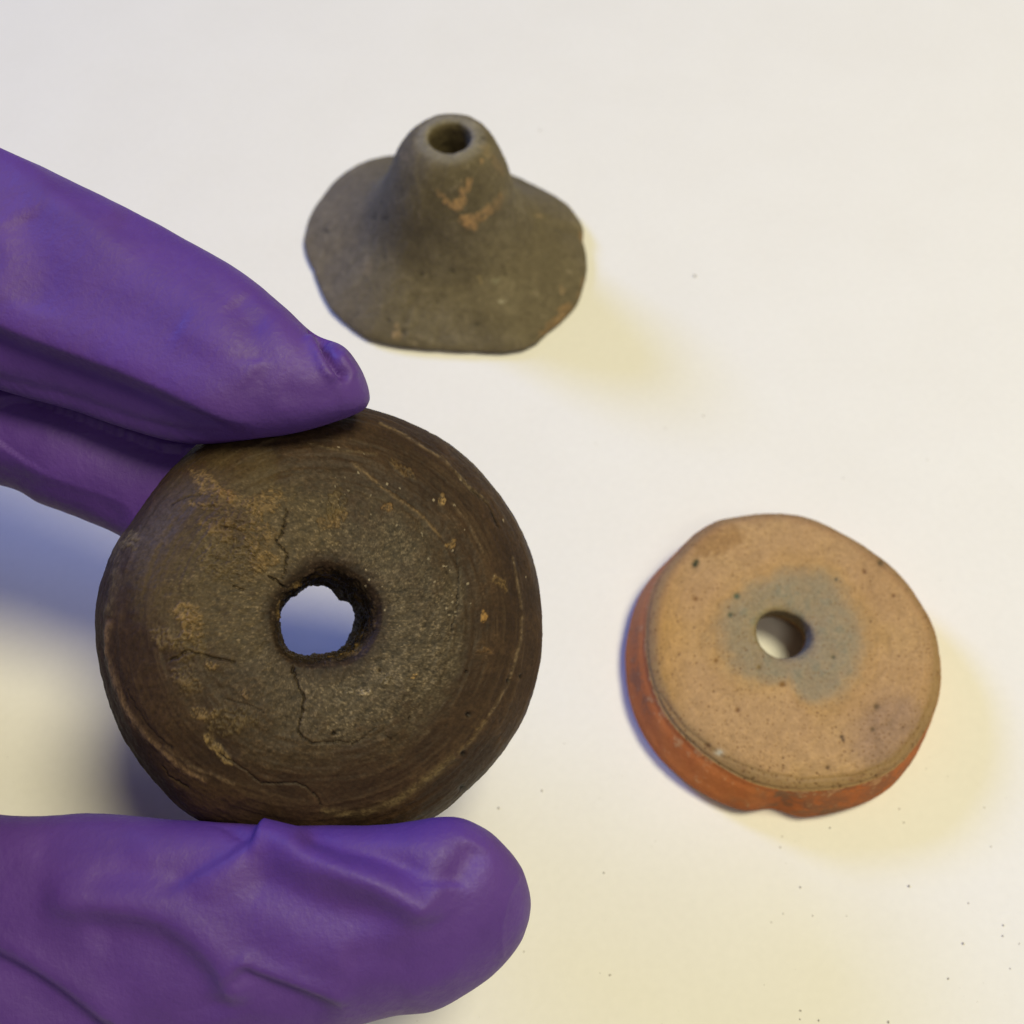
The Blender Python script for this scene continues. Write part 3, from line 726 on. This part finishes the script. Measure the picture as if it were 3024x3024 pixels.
def gloved_hand():
    mat = glove_material()
    V, F = [], []
    def add(v, f):
        o = sum(len(a) for a in V); V.append(v); F.extend([tuple(i + o for i in q) for q in f])
    for st in FINGERS.values(): add(*loft(st))
    # knuckles, palm and wrist, out of the picture to the left
    k1 = at_depth(-2300., 520., 13.4); k1 = np.array([-14.6, 9.6, 5.8]); mid = np.array([-12.3, 5.9, 8.8])  # unseen palm raised to keep window light off the thumb
    wr = np.array([-17.5, -1.0, 8.2]); fa = np.array([-24., -13., 11.])
    def row(p, r, fl): return (p[0], p[1], p[2], r, fl)
    add(*blob_loft([row(at_depth(-1700., 350., 13.1), 1.6, .55), row(k1, 2.3, .8), row(mid, 3.3, .8), row(wr, 3.0, .8), row((wr + fa) / 2, 3.2, .85), row(fa, 3.8, .9)]))
    # folded ring and little fingers beneath the palm
    for a, b, c, rr in (((-2300., 900., 14.4), (-1250., 1050., 14.6), (-1750., 1500., 15.2), .78), ((-2500., 1300., 14.6), (-1500., 1500., 14.9), (-2000., 1850., 15.3), .7)):
        A, B, Cc = at_depth(*a), at_depth(*b), at_depth(*c)
        add(*blob_loft([row(A, rr * 1.15, 1), row((A + B) / 2, rr * 1.05, 1), row(B, rr, 1), row((B + Cc) / 2 , rr * .95, 1), row(Cc, rr * .7, 1)], 28))
    # web between thumb and index
    add(*blob_loft([row(at_depth(-1500., 500., 12.9), .9, .8), row(at_depth(-1900., 1500., 13.0), 1.1, .8), row(at_depth(-1500., 2600., 12.2), 1.0, .8)]))
    V = np.vstack(V)
    me = bpy.data.meshes.new('tmp'); me.from_pydata([tuple(v * CM) for v in V], [], F); me.update()
    o = bpy.data.objects.new('tmp', me); sc.collection.objects.link(o)
    md = o.modifiers.new('r', 'REMESH'); md.mode = 'VOXEL'; md.voxel_size = 0.00036
    sm = o.modifiers.new('s', 'SMOOTH'); sm.iterations = 5; sm.factor = .5
    dg = bpy.context.evaluated_depsgraph_get(); ev = o.evaluated_get(dg)
    m2 = bpy.data.meshes.new_from_object(ev)
    n = len(m2.vertices); co = np.empty(n * 3, np.float32); m2.vertices.foreach_get('co', co)
    nr = np.empty(n * 3, np.float32); m2.vertex_normals.foreach_get('vector', nr)
    P = co.reshape(-1, 3).astype(float) / CM; N = nr.reshape(-1, 3).astype(float)
    print('glove verts', n)
    px, py = project(P)
    view = P - CAM; view /= np.linalg.norm(view, axis=1, keepdims=True)
    facing = smooth(-(N * view).sum(1), .0, .42)
    vis = (px > -500) & (px < 1800)
    disp = np.zeros(n)
    disp += .035 * fbm(P, .55, 3, 301) + .010 * fbm(P, 2.2, 3, 305)
    depth = (P - CAM) @ FW
    isth = py > 2100
    ismid = (depth > 11.75) & ~isth
    def fold(pts, amp, s_up, s_dn, reg, e0=.12, e1=.12, dense=5, fc=True):
        """ridge (amp>0) or furrow along a line; s_up / s_dn are its widths above and below the line"""
        nonlocal disp
        pts = [tuple(q) for q in spline(pts, dense)] if len(pts) > 2 else pts
        idx = np.nonzero(reg & vis)[0]
        d, sd, t = poly_dist(px[idx], py[idx], pts)
        w_ = np.where(sd > 0, s_dn, s_up)
        end = (smooth(t, 0, e0) if e0 > 0 else 1) * ((1 - smooth(t, 1 - e1, 1)) if e1 > 0 else 1)
        disp[idx] += amp * np.exp(-(d / w_) ** 2) * end * (facing[idx] if fc else smooth(facing[idx], 0, .02))
    th_, ix, mi = isth, ~isth & ~ismid, ismid
    # index finger: long sharp edge with the underside hollowed below it
    ed = [(-300, 815), (0, 950), (120, 1000), (280, 1060), (430, 1120), (560, 1180), (680, 1232), (800, 1268)]
    fold(ed, .11, 110, 20, ix, .0, .2)
    fold([(x - 12, y + 62) for x, y in ed], -.12, 34, 190, ix, 0, .2)
    fold([(-50, 400), (60, 490), (180, 600), (330, 720), (420, 790)], .045, 40, 55, ix, .1, .4)
    fold([(60, 620), (130, 800), (100, 930)], -.035, 70, 70, ix)
    fold([(330, 600), (520, 760), (700, 900), (800, 990)], -.04, 60, 60, ix)
    fold([(0, 640), (15, 780), (0, 900)], .02, 40, 60, ix, .1, .1)
    fold([(520, 960), (640, 1030), (760, 1130)], .03, 60, 50, ix)
    fold([(690, 870), (750, 960), (760, 1080)], -.025, 50, 50, ix)
    # folded fingertip
    fold([(925, 962), (952, 1000), (975, 1050), (1000, 1090), (1038, 1126)], -.14, 15, 13, ix, .02, .2, fc=False)
    fold([(905, 985), (935, 1040), (962, 1090), (1000, 1135)], .05, 26, 14, ix, .1, .2)
    fold([(1000, 1030), (1035, 1080), (1055, 1120)], .03, 20, 16, ix, .2, .2)
    fold([(820, 1150), (900, 1175), (1010, 1165)], -.022, 34, 34, ix)
    # middle finger
    fold([(-200, 1180), (0, 1235), (250, 1310), (480, 1370)], .05, 50, 90, mi, 0, .3)
    fold([(-100, 1380), (130, 1440), (300, 1500), (380, 1560)], -.03, 35, 35, mi)
    # thumb
    fold([(743, 2460), (820, 2488), (897, 2530), (1000, 2568), (1093, 2599), (1178, 2641), (1298, 2716)], .145, 55, 50, th_, .05, .12)
    fold([(880, 2448), (950, 2490), (1050, 2520), (1150, 2545), (1290, 2620)], -.085, 40, 45, th_, .15, .3)
    fold([(690, 2560), (800, 2620), (930, 2680), (1080, 2710), (1200, 2720)], -.075, 60, 70, th_, .2, .3)
    fold([(735, 2452), (680, 2500), (580, 2560), (500, 2610), (440, 2630)], -.065, 24, 80, th_, .1, .3)
    fold([(740, 2475), (700, 2540), (640, 2600), (560, 2660)], .035, 40, 80, th_, .1, .3)
    fold([(100, 2655), (280, 2665), (400, 2685), (512, 2727), (615, 2812), (670, 2890), (700, 2990)], .115, 75, 55, th_, .15, .1)
    fold([(230, 2765), (330, 2745), (430, 2745), (520, 2790), (590, 2855), (630, 2930), (650, 3024)], -.055, 55, 90, th_, .15, .1)
    fold([(700, 2845), (740, 2885), (811, 2920), (880, 2945), (950, 2972), (1020, 2985)], -.08, 28, 60, th_, .12, .25)
    fold([(690, 2815), (760, 2862), (850, 2895), (960, 2935), (1060, 2960)], .05, 34, 22, th_, .12, .2)
    fold([(1412, 2490), (1385, 2540), (1345, 2600), (1335, 2630)], -.06, 44, 48, th_, .2, .25)
    fold([(1300, 2600), (1290, 2690), (1310, 2730)], .045, 40, 34, th_, .2, .3)
    fold([(1546, 2575), (1512, 2630), (1490, 2690), (1482, 2770), (1486, 2850)], .012, 7, 7, th_, .1, .1)
    fold([(-60, 2820), (40, 2880), (130, 2945), (260, 3050)], -.13, 46, 100, th_, 0, 0)
    fold([(-60, 2790), (60, 2840), (170, 2900), (300, 3000)], .06, 60, 30, th_, 0, 0)
    fold([(60, 2480), (250, 2470), (450, 2520)], -.045, 60, 60, th_, .2, .3)
    fold([(250, 2590), (400, 2580), (520, 2590)], -.03, 40, 40, th_, .2, .3)
    fold([(1000, 2850), (1130, 2830), (1260, 2860)], -.03, 50, 50, th_, .2, .3)
    fold([(1180, 2960), (1300, 2890), (1400, 2850)], .02, 30, 30, th_, .2, .3)
    P = P + N * disp[:, None]
    # the rubber is pressed flat where it grips the whorl: nothing of it enters the clay
    Q = P - DC
    qx, qy, qz = Q @ _x, Q @ _y, Q @ _n
    qr = np.hypot(qx, qy)
    zz = np.array([-1.2, -1.12, -.98, -.82, -.62, -.5, -.4, -.22, -.04, .13, .255, .335])
    rz = np.array([1.0, 1.5, 1.85, 2.05, 2.17, 2.205, 2.18, 2.11, 2.0, 1.83, 1.6, 1.25])
    lim = np.interp(qz, zz, rz, left=0, right=0) - .05
    press = np.clip(lim - qr, 0, None) * (lim > 1.2)
    press = np.where((press < .45), press, 0)
    P = P + (qx / np.maximum(qr, 1e-6) * press)[:, None] * _x + (qy / np.maximum(qr, 1e-6) * press)[:, None] * _y
    m2.vertices.foreach_set('co', (P * CM).astype(np.float32).ravel())
    m2.update()
    m2.polygons.foreach_set('use_smooth', np.ones(len(m2.polygons), bool))
    m2.name = 'gloved_hand'
    m2.materials.clear(); m2.materials.append(mat)
    bpy.data.objects.remove(o)
    h = bpy.data.objects.new('gloved_hand', m2); sc.collection.objects.link(h)
    tag(h, 'hand in a wrinkled purple nitrile glove holding up the dark whorl', 'gloved hand')
gloved_hand()
